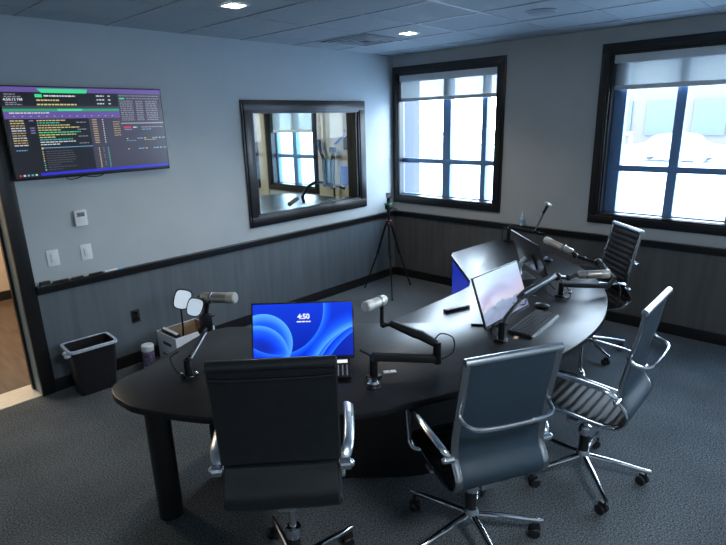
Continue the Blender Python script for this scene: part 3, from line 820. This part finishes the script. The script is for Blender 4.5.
# ------------------------------------------------------------------ rubbish bin, tub, box
t = thing('waste_bin', 'black rectangular waste bin with a clear liner by the wall', 'bin', (-3.99, -.195, 0), R(-3))
b = MB().m('black_plastic')
def rrect(w, d_, r, n=5):
    o = []
    for cx, cy, a in ((w-r, d_-r, 0), (-w+r, d_-r, PI/2), (-w+r, -d_+r, PI), (w-r, -d_+r, 1.5*PI)):
        for k in range(n): o.append((cx+r*math.cos(a+PI/2*k/(n-1)), cy+r*math.sin(a+PI/2*k/(n-1))))
    return o
def shell(b, levels, cap=True):
    rg = []
    for w, d_, r, z in levels: rg.append([b.bm.verts.new((x, y, z)) for x, y in rrect(w, d_, r)])
    for A, B in zip(rg, rg[1:]):
        n = len(A)
        for k in range(n): b.face([A[k], A[(k+1) % n], B[(k+1) % n], B[k]])
    if cap: b.face(rg[0][::-1]); b.face(rg[-1])
    return b
shell(b, [(.135, .082, .03, 0), (.168, .118, .035, .375), (.176, .126, .035, .376), (.176, .126, .035, .39), (.157, .107, .03, .39), (.13, .078, .03, .02)]).build('bin_body', t)
b = MB().m('liner')
shell(b, [(.169, .119, .035, .368), (.178, .128, .036, .374), (.1785, .1285, .036, .394), (.161, .111, .03, .394), (.160, .110, .03, .37), (.158, .108, .03, .36)], False).build('bin_liner', t)
MB().m('liner').ball((-.185, -.09, .36), .022, (1.1, 1, .8)).ball((-.19, -.05, .372), .018).build('liner_knot', t)
t = thing('wipes_tub', 'white and grey cylindrical tub standing between bin and box', 'tub', (-3.55, -.21, 0))
t.scale = (1.05, 1.05, 1.18)
MB().m('grey_plastic').lathe([(.045, 0), (.047, .005), (.047, .15), (.045, .155)], 24).build('body', t)
MB().m('white_plastic').lathe([(.049, .150), (.049, .185), (.044, .192), (.02, .194)], 24).build('lid', t)
MB().m('tub_print').lathe([(.0475, .04), (.0478, .101), (.0478, .145), (.0475, .146)], 24).build('label_band', t)

t = thing('cardboard_box', 'open white printed cardboard box on the carpet against the wall', 'box', (-3.2, -.235, 0), R(1))
b = MB()
for x_0, x_1, y_0, y_1 in ((-.19, .19, -.16, -.152), (-.19, .19, .152, .16), (-.19, -.182, -.152, .152), (.182, .19, -.152, .152)):
    b.m('card_white').box(x_0, x_1, y_0, y_1, 0, .27)
b.m('cardboard').box(-.183, .183, -.152, .152, .0, .02).box(-.182, .182, .148, .1525, .02, .268).box(.178, .1825, -.15, .15, .02, .268)
b.build('carton', t)
MB().m('vent_dark').box(-.1912, -.1895, -.07, .06, .17, .20).box(-.1912, -.1895, -.03, .1, .07, .085).box(-.06, .12, -.1612, -.1595, .19, .20).box(-.08, .06, -.1612, -.1595, .16, .167).build('printing', t)
t = thing('ring_binder', 'dark binder sticking up at the left end of the white box', 'binder', (-3.345, -.235, .29), rot=(0, R(-14), 0))
MB().m('black_plastic').box(-.02, .02, -.13, .13, -.22, .0, bev=.004).build('cover', t)
MB().m('card_white').box(-.012, .012, -.125, .122, -.215, .003).build('pages', t)
def oval_panel(label, loc, rz, tilt, stem, stem_base, k=1.):
    t = thing('reflector_panel', label, 'panel light', loc, rot=(tilt, .30, rz))
    pl = [(p.x, p.y) for p in catmull([(-.062, -.05, 0), (-.066, .03, 0), (-.045, .075, 0), (.03, .08, 0), (.062, .055, 0), (.060, -.03, 0), (.03, -.075, 0), (-.035, -.078, 0)], 4, True)]
    pl = [(a*k, c*k) for a, c in pl]; M = Matrix.Rotation(PI/2, 4, 'X')
    MB().m('black_plastic').prism([(a*1.16, c*1.13) for a, c in pl], -.010, .010, M, round_=.003).build('rim', t)
    MB().m('panel_sheen').prism(pl, .010, .0125, M).build('face', t)
    if stem:
        inv = Matrix.LocRotScale(Vector(loc), t.rotation_euler, None).inverted()
        MB().m('black_metal').tube([inv @ Vector(stem_base), inv @ (Vector(stem_base)*.5+Vector(loc)*.5), Vector((0, 0, -.08))], [.009, .008, .007], 8).build('stem', t)
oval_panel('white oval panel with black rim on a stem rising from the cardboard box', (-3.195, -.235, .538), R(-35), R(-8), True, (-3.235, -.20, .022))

# ------------------------------------------------------------------ tripod
t = thing('camera_tripod', 'black camera tripod standing in the corner of the room', 'tripod', (-.64, -.44, 0))
ap = Vector((0, 0, .84))
for fx, fy in ((-.085, .325), (-.25, -.25), (.35, -.045)):
    f = Vector((fx, fy, .012)); k1 = ap.lerp(f, .45); o1 = Vector((fx, fy, 0)).normalized()*.03
    b = MB().m('black_metal').tube([ap+o1, k1], .014, 8).tube([k1, f], .009, 8).cyl(k1+Vector((0, 0, .02)), k1-Vector((0, 0, .02)), .016, 10)
    lg = b.build('leg', t)
    MB().m('rubber').ball(f, .014).build('rubber_foot', lg)
MB().m('black_metal').cyl((0, 0, .45), (0, 0, .98), .012).cyl((0, 0, .81), (0, 0, .87), .035).build('centre_column', t)
MB().m('red').cyl((-.03, -.03, .845), (-.04, -.04, .845), .013).build('red_badge', t)
MB().m('black_plastic').cyl((0, 0, .96), (0, 0, 1.02), .022).box(-.035, .035, -.03, .03, 1.0, 1.06, bev=.008).tube([(.0, -.02, 1.03), (.05, -.09, 1.0)], .007).build('pan_head', t)
MB().m('green').box(-.038, .038, -.033, .033, 1.06, 1.072, bev=.003).build('quick_plate', t)
c = thing('small_camera', 'small dark camera mounted on top of the corner tripod', 'camera', (-.64, -.44, 1.072), R(40))
MB().m('black_plastic').box(-.035, .035, -.02, .02, 0, .012).box(.02, .035, -.02, .02, 0, .09, bev=.003).box(-.03, .045, -.035, .03, .062, .115, bev=.008).build('body', c)
MB().m('dark_chrome').cyl((-.03, 0, .09), (-.075, 0, .095), .026).build('lens', c)

# bottle on the window side ledge
t = thing('sanitizer_bottle', 'clear pump bottle with white cap on the ledge between the windows', 'bottle', (-.027, -1.80, ZR))
MB().m('clear_plastic').lathe([(.022, 0), (.024, .004), (.024, .075), (.018, .09), (.009, .098)], 20).build('body', t)
MB().m('light_blue').lathe([(.0243, .025), (.0246, .026), (.0246, .062), (.0243, .063)], 20).build('label_band', t)
MB().m('white_plastic').lathe([(.009, .097), (.010, .11), (.005, .118), (.003, .150), (.002, .152)], 14).build('cap', t)

# ------------------------------------------------------------------ monitors
def monitor(label, bl, br, height, tilt, scr, back_stand=True, clock=False):
    # bl, br: bottom corners as seen from the front
    bl, br = Vector(bl), Vector(br); w = (br-bl).length; c = (bl+br)/2
    rz = math.atan2(br.y-bl.y, br.x-bl.x)
    t = thing('computer_monitor', label, 'monitor', (c.x, c.y, .75), rz)
    zc = c.z-.75
    T = Matrix.Translation((0, 0, zc)) @ Matrix.Rotation(-tilt, 4, 'X')
    def put(b, n, par, off=(0, 0, 0)):
        o = b.build(n, par, flat=(n == 'screen')); o.matrix_local = T @ Matrix.Translation(off); return o
    cas = put(MB().m('black_plastic').box(-w/2, w/2, .0, .012, 0, height, bev=.003).box(-w*.22, w*.22, .010, .026, height*.18, height*.62, bev=.008), 'housing', t)
    sc_ = put(MB().m(scr).quad((-w/2+.008, 0, -height/2+.018), (w/2-.008, 0, -height/2+.018), (w/2-.008, 0, height/2-.008), (-w/2+.008, 0, height/2-.008)), 'screen', t, (0, -.0012, height/2))
    if clock:
        k = text_mesh('4:50', .037, 'clock_white', t, (0, 0, 0), bold=.0012); k.matrix_local = T @ Matrix.Translation((0.005, -.0022, height*.745)) @ Matrix.Rotation(PI/2, 4, 'X')
        dl = MB().m('clock_white')
        for a_, c_ in ((-.036, -.012), (-.009, .008), (.011, .022), (.025, .036)): dl.quad((a_+.005, 0, -.003), (c_+.005, 0, -.003), (c_+.005, 0, .003), (a_+.005, 0, .003))
        put(dl, 'date_line', t, (0, -.0022, height*.66))
    q = T @ Vector((0, .04, height*.42))
    m_ = 'aluminium' if not scr.startswith('blue') and not scr.startswith('pale') else 'black_plastic'
    MB().m(m_).tube([(0, q.y+.05, .01), (0, q.y+.055, .08), (0, q.y+.03, q.z-.03), (0, q.y-.005, q.z)], [.028, .022, .022, .03], 12, ry=.014).build('neck', t)
    return t, q
m1, q = monitor('desk monitor with bright blue wallpaper and white clock digits', (-3.868, -2.213, .795), (-3.492, -2.600, .795), .305, R(19), 'blue_ribbons', clock=True)
MB().m('black_plastic').box(-.12, .12, q.y-.04, q.y+.13, 0, .010, bev=.004).build('foot', m1)
m2, q = monitor('thin desk monitor with pale lavender landscape, behind the keyboard', (-2.745, -2.945, .805), (-2.215, -2.955, .805), .315, R(20), 'pale_landscape')
b = MB().m('black_plastic')
for sx in (-1, 1): b.box(-.014, .014, 0, .21, 0, .010, M=Matrix.Translation((0, q.y-.06, 0)) @ Matrix.Rotation(R(-38*sx), 4, 'Z'), bev=.004)
b.build('foot', m2)
m3, q = monitor('monitor seen from its black back with silver stand, facing the far chair', (-1.56, -2.80, .79), (-1.14, -2.36, .79), .30, R(19), 'scr_navy')
MB().m('aluminium').box(-.11, .11, q.y-.05, q.y+.15, 0, .010, bev=.004).build('foot', m3)

# ------------------------------------------------------------------ keyboard, mice and small desk items
t = thing('keyboard', 'black computer keyboard in front of the lavender monitor', 'keyboard', (-2.36, -3.055, .75), R(4))
MB().m('black_plastic').box(-.22, .22, -.075, .075, 0, .014, bev=.004).build('tray', t)
b = MB().m('grey_plastic')
b = MB().m('rubber')
for r_ in range(6):
    for k in range(20):
        xx = -.208+k*.0219
        b.box(xx-.009, xx+.009, -.066+r_*.0235, -.047+r_*.0235, .014, .021)
b.build('keys', t)
MB().m('aluminium').box(-.22, .22, -.079, -.073, .002, .012).build('front_edge', t)
def mouse(loc, rz, label, m='dark_chrome'):
    t = thing('computer_mouse', label, 'mouse', loc, rz)
    MB().m('black_plastic').ball((0, 0, .012), .02, (1.5, 2.6, .95)).build('shell', t)
    MB().m(m).ball((0, .02, .024), .010, (1.2, 2.0, .9)).build('wheel', t)
mouse((-2.05, -2.965, .755), R(20), 'black and silver mouse beside the keyboard', 'aluminium')
mouse((-.87, -2.48, .755), R(-30), 'small light mouse on the far end of the desk', 'light_blue')
t = thing('remote_control', 'slim black remote control lying behind the lavender monitor', 'remote', (-2.425, -2.535, .75), R(-19))
MB().m('black_plastic').box(-.10, .10, -.02, .02, 0, .016, bev=.005).build('case', t)
b = MB().m('grey_plastic')
for k in range(7):
    for j in (-1, 1): b.box(-.08+k*.022, -.07+k*.022, j*.009-.004, j*.009+.004, .016, .0175)
b.build('buttons', t)
t = thing('desk_controller', 'small black control box with white display beside the blue monitor', 'control box', (-3.61, -2.625, .75), R(-44))
Mt = Matrix.Rotation(R(-28), 4, 'X')
MB().m('black_plastic').box(-.042, .042, -.055, .055, .012, .04, M=Matrix.Translation((0, 0, .02)) @ Matrix.Rotation(R(32), 4, 'X'), bev=.004).box(-.04, .04, -.03, .05, 0, .03, bev=.004).build('case', t)
MB().m('clock_white').box(-.026, .026, .028, .046, .040, .0415, M=Matrix.Translation((0, 0, .02)) @ Matrix.Rotation(R(32), 4, 'X')).build('display', t)
b = MB().m('grey_plastic')
for k in (-1, 0, 1): b.box(k*.022-.003, k*.022+.003, -.045, .015, .040, .043, M=Matrix.Translation((0, 0, .02)) @ Matrix.Rotation(R(32), 4, 'X'))
b.build('faders', t)
t = thing('name_card', 'small pale card with two windows lying near the middle microphone base', 'card', (-3.43, -2.785, .75), R(-38))
MB().m('grey_plastic').box(-.034, .034, -.016, .016, 0, .004, bev=.001).build('base', t)
MB().m('card_white').box(-.028, -.004, -.011, .011, .004, .0055).box(.004, .028, -.011, .011, .004, .0055).build('inserts', t)
t = thing('sticky_note', 'tiny orange tag beside the keyboard and arm clamp', 'tag', (-2.62, -3.07, .75), R(15))
MB().m('orange').box(-.022, .022, -.014, .014, 0, .003, bev=.001).build('paper', t)
MB().m('card_white').box(-.014, .014, -.007, .007, .003, .0036).build('print', t)

# ------------------------------------------------------------------ microphone arms
def V(*a): return Vector(a)
def clamp(t, base, h, r=.02):
    b = MB().m('black_metal').lathe([(.036, .75), (.036, .757), (r, .762), (r*.9, h)], 20, Matrix.Translation((base[0], base[1], 0)))
    b.build('post', t)
    MB().m('black_metal').box(base[0]-.03, base[0]+.03, base[1]-.03, base[1]+.03, .749, .765, bev=.004).build('clamp', t)
def mic(label, a, bb, r, m, ring='dark_chrome', tail='black_plastic', head_first=True, cablep=None):
    a, bb = Vector(a), Vector(bb); c = (a+bb)/2; D = (bb-a); L = D.length
    t = thing('studio_microphone', label, 'microphone', c)
    q = D.to_track_quat('Z', 'Y'); t.rotation_euler = q.to_euler()
    M = None
    MB().m(m).lathe([(r*.55, -L/2), (r*.93, -L/2+.012), (r, -L/2+.03), (r, L*.15), (r*.98, L/2-.01), (r*.8, L/2)], 24).build('body', t)
    MB().m('pearl' if head_first else m).lathe([(r*.9, -L/2-.026), (r*1.06, -L/2-.020), (r*1.06, -L/2+.02), (r, -L/2+.024)], 24).build('grille', t)
    MB().m(ring).lathe([(r*1.0, L*.12), (r*1.12, L*.13), (r*1.12, L*.19), (r*1.0, L*.2)], 24).build('collar', t)
    MB().m(tail).lathe([(r*.5, L/2-.004), (r*.5, L/2+.022), (r*.3, L/2+.026)], 16).build('connector', t)
    return t
G = 'microphone boom arms clamped to the desk'
# A: left arm behind the leather chair
t = thing('microphone_arm', 'folded black boom arm at the left end of the desk', 'microphone arm', (0, 0, 0), 0, G)
A0 = V(-4.128, -2.018, .75); clamp(t, A0, .845)
MB().m('chrome').ball(A0+V(-.03, .02, .015), .011).ball(A0+V(.03, -.03, .015), .011).ball(A0+V(.065, -.07, .012), .009).build('clamp_knob', t)
MB().m('black_metal').tube([V(-4.128, -2.018, .84), V(-3.902, -1.801, .858)], .011, 8, ry=.014).tube([V(-4.115, -2.03, .862), V(-3.895, -1.815, .878)], .006, 8).build('lower_arm', t)
MB().m('aluminium').tube([V(-4.11, -2.035, .850), V(-3.89, -1.82, .868)], .004, 6).build('spring', t)
MB().m('black_metal').ball((-3.90, -1.80, .875), .028).box(-3.90, -3.84, -1.815, -1.765, .86, .96, bev=.01).build('elbow', t)
MB().m('black_metal').tube([V(-3.90, -1.80, .88), V(-3.862, -1.775, .94), V(-3.853, -1.80, 1.03)], [.020, .016, .014], 8).build('upper_arm', t)
MB().m('dark_chrome').cyl((-3.88, -1.77, .955), (-3.83, -1.82, .955), .012).build('knuckle', t)
MB().m('cable').tube(catmull([(-4.14, -2.00, .752), (-4.19, -2.02, .80), (-4.20, -1.99, .87), (-4.15, -1.98, .885)], 5), .004, 6).build('cable', t)
mic('tan studio microphone at the left end, pointing towards the blue screen', (-3.775, -1.93, 1.064), (-3.862, -1.765, 1.053), .030, 'champagne')
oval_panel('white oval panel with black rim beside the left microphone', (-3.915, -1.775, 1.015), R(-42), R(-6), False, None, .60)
# B: middle arm
t = thing('microphone_arm', 'black boom arm standing in front of the blue screen, bent back at its elbow', 'microphone arm', (0, 0, 0), 0, G)
B0 = V(-3.53, -2.765, .75); clamp(t, B0, .885, .022)
b = MB().m('black_plastic')
b.tube([V(-3.565, -2.79, .885), V(-3.245, -2.945, .805)], .018, 8, ry=.024)
b.build('lower_arm', t)
MB().m('black_metal').cyl((-3.24, -2.948, .78), (-3.243, -2.946, .90), .022).build('elbow', t)
MB().m('black_plastic').tube([V(-3.243, -2.946, .885), V(-3.265, -2.86, .92), V(-3.275, -2.83, .925), V(-3.312, -2.696, .962)], [.020, .026, .026, .020], 10).build('upper_arm', t)
MB().m('black_metal').tube([V(-3.312, -2.696, .962), V(-3.34, -2.668, .945), V(-3.345, -2.664, .965), V(-3.342, -2.663, 1.07)], .011, 8).ball((-3.34, -2.668, .955), .018).build('mic_mount', t)
MB().m('cable').tube(catmull([(-3.245, -2.925, .90), (-3.20, -2.94, .93), (-3.15, -2.98, .90), (-3.16, -2.99, .83), (-3.22, -2.96, .80)], 6), .004, 6).build('cable', t)
MB().m('black_metal').tube([V(-3.56, -2.78, .885), V(-3.60, -2.735, .92)], .006, 8).build('lever', t)
o = thing('clamp_puck', 'round chrome puck on the desk in front of the middle arm base', 'clamp', (-3.60, -2.825, .75))
MB().m('chrome').lathe([(.020, 0), (.028, .006), (.030, .024), (.022, .034), (.006, .036)], 24).build('dome', o)
MB().m('black_metal').lathe([(.036, 0), (.036, .004), (.021, .005)], 24).build('ring', o)
mic('pearl white microphone tilted over the middle of the desk', (-3.458, -2.671, 1.093), (-3.312, -2.655, 1.086), .027, 'pearl', ring='aluminium')
# C: arm by the keyboard
t = thing('microphone_arm', 'long black boom arm rising in front of the lavender monitor', 'microphone arm', (0, 0, 0), 0, G)
C0 = V(-2.716, -3.026, .75); clamp(t, C0, .87)
MB().m('black_plastic').tube(catmull([V(-2.714, -3.028, .84), V(-2.70, -3.03, .875), V(-2.60, -3.035, .925), V(-2.542, -3.036, .94), V(-2.525, -3.032, .962)], 4), .013, 8).build('lower_arm', t)
MB().m('black_plastic').tube([V(-2.528, -3.03, .962), V(-2.47, -3.045, .985), V(-2.26, -3.095, 1.032), V(-2.205, -3.103, 1.035)], [.020, .026, .024, .018], 10).build('upper_arm', t)
MB().m('aluminium').tube([V(-2.51, -3.055, .992), V(-2.25, -3.12, 1.052)], .006, 8).build('arm_highlight', t)
MB().m('black_metal').ball((-2.19, -3.11, 1.03), .026).tube([V(-2.19, -3.11, 1.03), V(-2.11, -3.14, 1.008), V(-2.08, -3.17, 1.02)], .013, 8).ball((-2.10, -3.145, 1.01), .02).build('mic_mount', t)
MB().m('cable').tube(catmull([(-2.54, -3.0, .93), (-2.45, -3.03, .90), (-2.46, -3.05, .97), (-2.40, -3.08, .95)], 5), .004, 6).build('cable', t)
MB().m('cable').tube(catmull([(-2.70, -3.0, .752), (-2.76, -2.99, .80), (-2.77, -3.0, .86), (-2.72, -3.02, .88)], 5), .004, 6).build('cable', t)
mic('silver microphone held level above the keyboard end of the desk', (-2.0, -3.335, 1.045), (-2.066, -3.192, 1.028), .026, 'champagne', ring='chrome')
# D: arm near the sideways chair
t = thing('microphone_arm', 'low black boom arm with loose cable loops, nearest the chair against the window wall', 'microphone arm', (0, 0, 0), 0, G)
D0 = V(-1.745, -2.965, .75); clamp(t, D0, .855)
MB().m('black_plastic').tube([V(-1.745, -2.965, .842), V(-1.476, -3.195, .808)], .015, 8, ry=.020).build('lower_arm', t)
MB().m('black_plastic').tube([V(-1.476, -3.195, .80), V(-1.44, -3.22, .86), V(-1.348, -3.068, .932)], [.016, .020, .018], 8).build('upper_arm', t)
MB().m('black_metal').ball((-1.348, -3.068, .936), .030).tube([V(-1.348, -3.068, .932), V(-1.367, -2.901, .966)], .012, 8).ball((-1.366, -2.905, .966), .022).ball((-1.36, -2.97, .952), .018).build('mic_mount', t)
MB().m('chrome').ball((-1.72, -3.02, .79), .016).cyl((-1.745, -2.98, .79), (-1.72, -3.02, .79), .007).build('clamp_knob', t)
MB().m('cable').tube(catmull([(-1.76, -2.93, .80), (-1.80, -2.88, .86), (-1.84, -2.90, .80), (-1.82, -2.97, .756), (-1.74, -3.03, .756), (-1.70, -3.0, .80), (-1.73, -2.95, .87)], 6), .004, 6).build('cable', t)
MB().m('cable').tube(catmull([(-1.43, -3.21, .86), (-1.42, -3.26, .80), (-1.44, -3.27, .74), (-1.45, -3.26, .66)], 6), .004, 6).build('cable', t)
MB().m('dark_chrome').tube([V(-1.405, -3.17, .90), V(-1.36, -3.10, .945)], .007, 6).build('spring', t)
mic('tan microphone aimed down left beyond the far monitor', (-1.332, -2.665, 1.045), (-1.378, -2.885, .990), .027, 'champagne', ring='chrome', tail='black_plastic')
# E: far arm with gooseneck lamp
t = thing('microphone_arm', 'black boom arm clamped at the farthest corner of the desk', 'microphone arm', (0, 0, 0), 0, G)
E0 = V(-.37, -1.83, .75); clamp(t, E0, .90)
MB().m('black_plastic').tube([V(-.37, -1.83, .895), V(-.408, -1.85, .915), V(-.34, -2.095, .885)], .018, 8).build('lower_arm', t)
MB().m('black_metal').ball((-.345, -2.09, .885), .022).cyl((-.345, -2.08, .885), (-.345, -2.20, .87), .016).build('elbow', t)
MB().m('dark_chrome').tube([V(-.345, -2.10, .89), V(-.362, -2.205, 1.13)], .008, 8).build('upper_arm', t)
MB().m('black_metal').tube([V(-.359, -2.18, 1.08), V(-.364, -2.22, 1.16)], .014, 8).build('grip', t)
MB().m('cable').tube(catmull([(-.38, -1.80, .90), (-.43, -1.79, .87), (-.44, -1.80, .79), (-.40, -1.82, .755)], 5), .005, 6).build('cable', t)
o = thing('clip_light', 'small pale round head at the tip of the farthest boom arm', 'light', (-.365, -2.225, 1.175), rot=(R(25), R(15), 0))
MB().m('aluminium').lathe([(.014, -.015), (.040, -.006), (.042, .004), (.034, .010)], 20).build('head', o)
MB().m('pearl').lathe([(.03, .008), (.032, .012), (.01, .016)], 20).build('disc', o)

# ------------------------------------------------------------------ light
w = bpy.data.worlds.new('World'); SC.world = w; w.use_nodes = True
nt = w.node_tree; bg = nt.nodes['Background']
tc = nt.nodes.new('ShaderNodeTexCoord'); sp = nt.nodes.new('ShaderNodeSeparateXYZ'); rp = nt.nodes.new('ShaderNodeValToRGB')
lk(nt, tc.outputs['Generated'], sp.inputs[0]); lk(nt, sp.outputs[2], rp.inputs[0])
rp.color_ramp.elements[0].color = (.74, .88, 1., 1); rp.color_ramp.elements[1].color = (.22, .34, .50, 1)
lk(nt, rp.outputs[0], bg.inputs['Color']); bg.inputs['Strength'].default_value = 14
def area(name, loc, rot, sx, sy, e, col, portal=False):
    L = bpy.data.lights.new(name, 'AREA'); L.shape = 'RECTANGLE'; L.size = sx; L.size_y = sy; L.energy = e; L.color = col
    if portal: L.cycles.is_portal = True
    o = bpy.data.objects.new(name, L); COL.objects.link(o); o.location = loc; o.rotation_euler = rot
    return o
for (y0, y1, z0_, z1_) in (W1, W2, W_FILL, WB1, WB2):
    area('window_portal', (.21, (y0+y1)/2, (z0_+z1_)/2), (0, PI/2, 0), z1_-z0_, y1-y0, 1, (1, 1, 1), True)
area('hallway_light', (-4.6, 2.2, 2.7), (0, 0, 0), 1.2, .6, 45, (1, .86, .7))
area('studio_fill_light', (-1.6, 2.2, 2.7), (0, 0, 0), 1., 1., 45, (1, .93, .82))  # added light, brightens the view through the studio glass
area('room_fill_light', (-4.2, -5.2, 2.70), (0, 0, 0), .6, .6, 30, (.85, .93, 1.))

# ------------------------------------------------------------------ camera
cam = bpy.data.cameras.new('Camera'); co = bpy.data.objects.new('Camera', cam); COL.objects.link(co)
r_ = V(0.67743397, -0.7351417, -0.02549305); u_ = V(0.21895055, 0.16843484, 0.96108812); f_ = V(0.70224203, 0.65665545, -0.27506316)
M = Matrix.Identity(4)
for i in range(3): M[i][0] = r_[i]; M[i][1] = u_[i]; M[i][2] = -f_[i]
M.translation = (-5.32074, -4.38342, 1.99352); co.matrix_world = M
cam.sensor_width = 36; cam.lens = 529.355/726*36; cam.clip_start = .05; cam.clip_end = 300
SC.camera = co
SC.view_settings.view_transform = 'Standard'
SC.view_settings.exposure = .95
SC.cycles.max_bounces = 10; SC.cycles.diffuse_bounces = 6; SC.cycles.transparent_max_bounces = 12
SC.cycles.use_denoising = True
SC.cycles.sample_clamp_indirect = 8
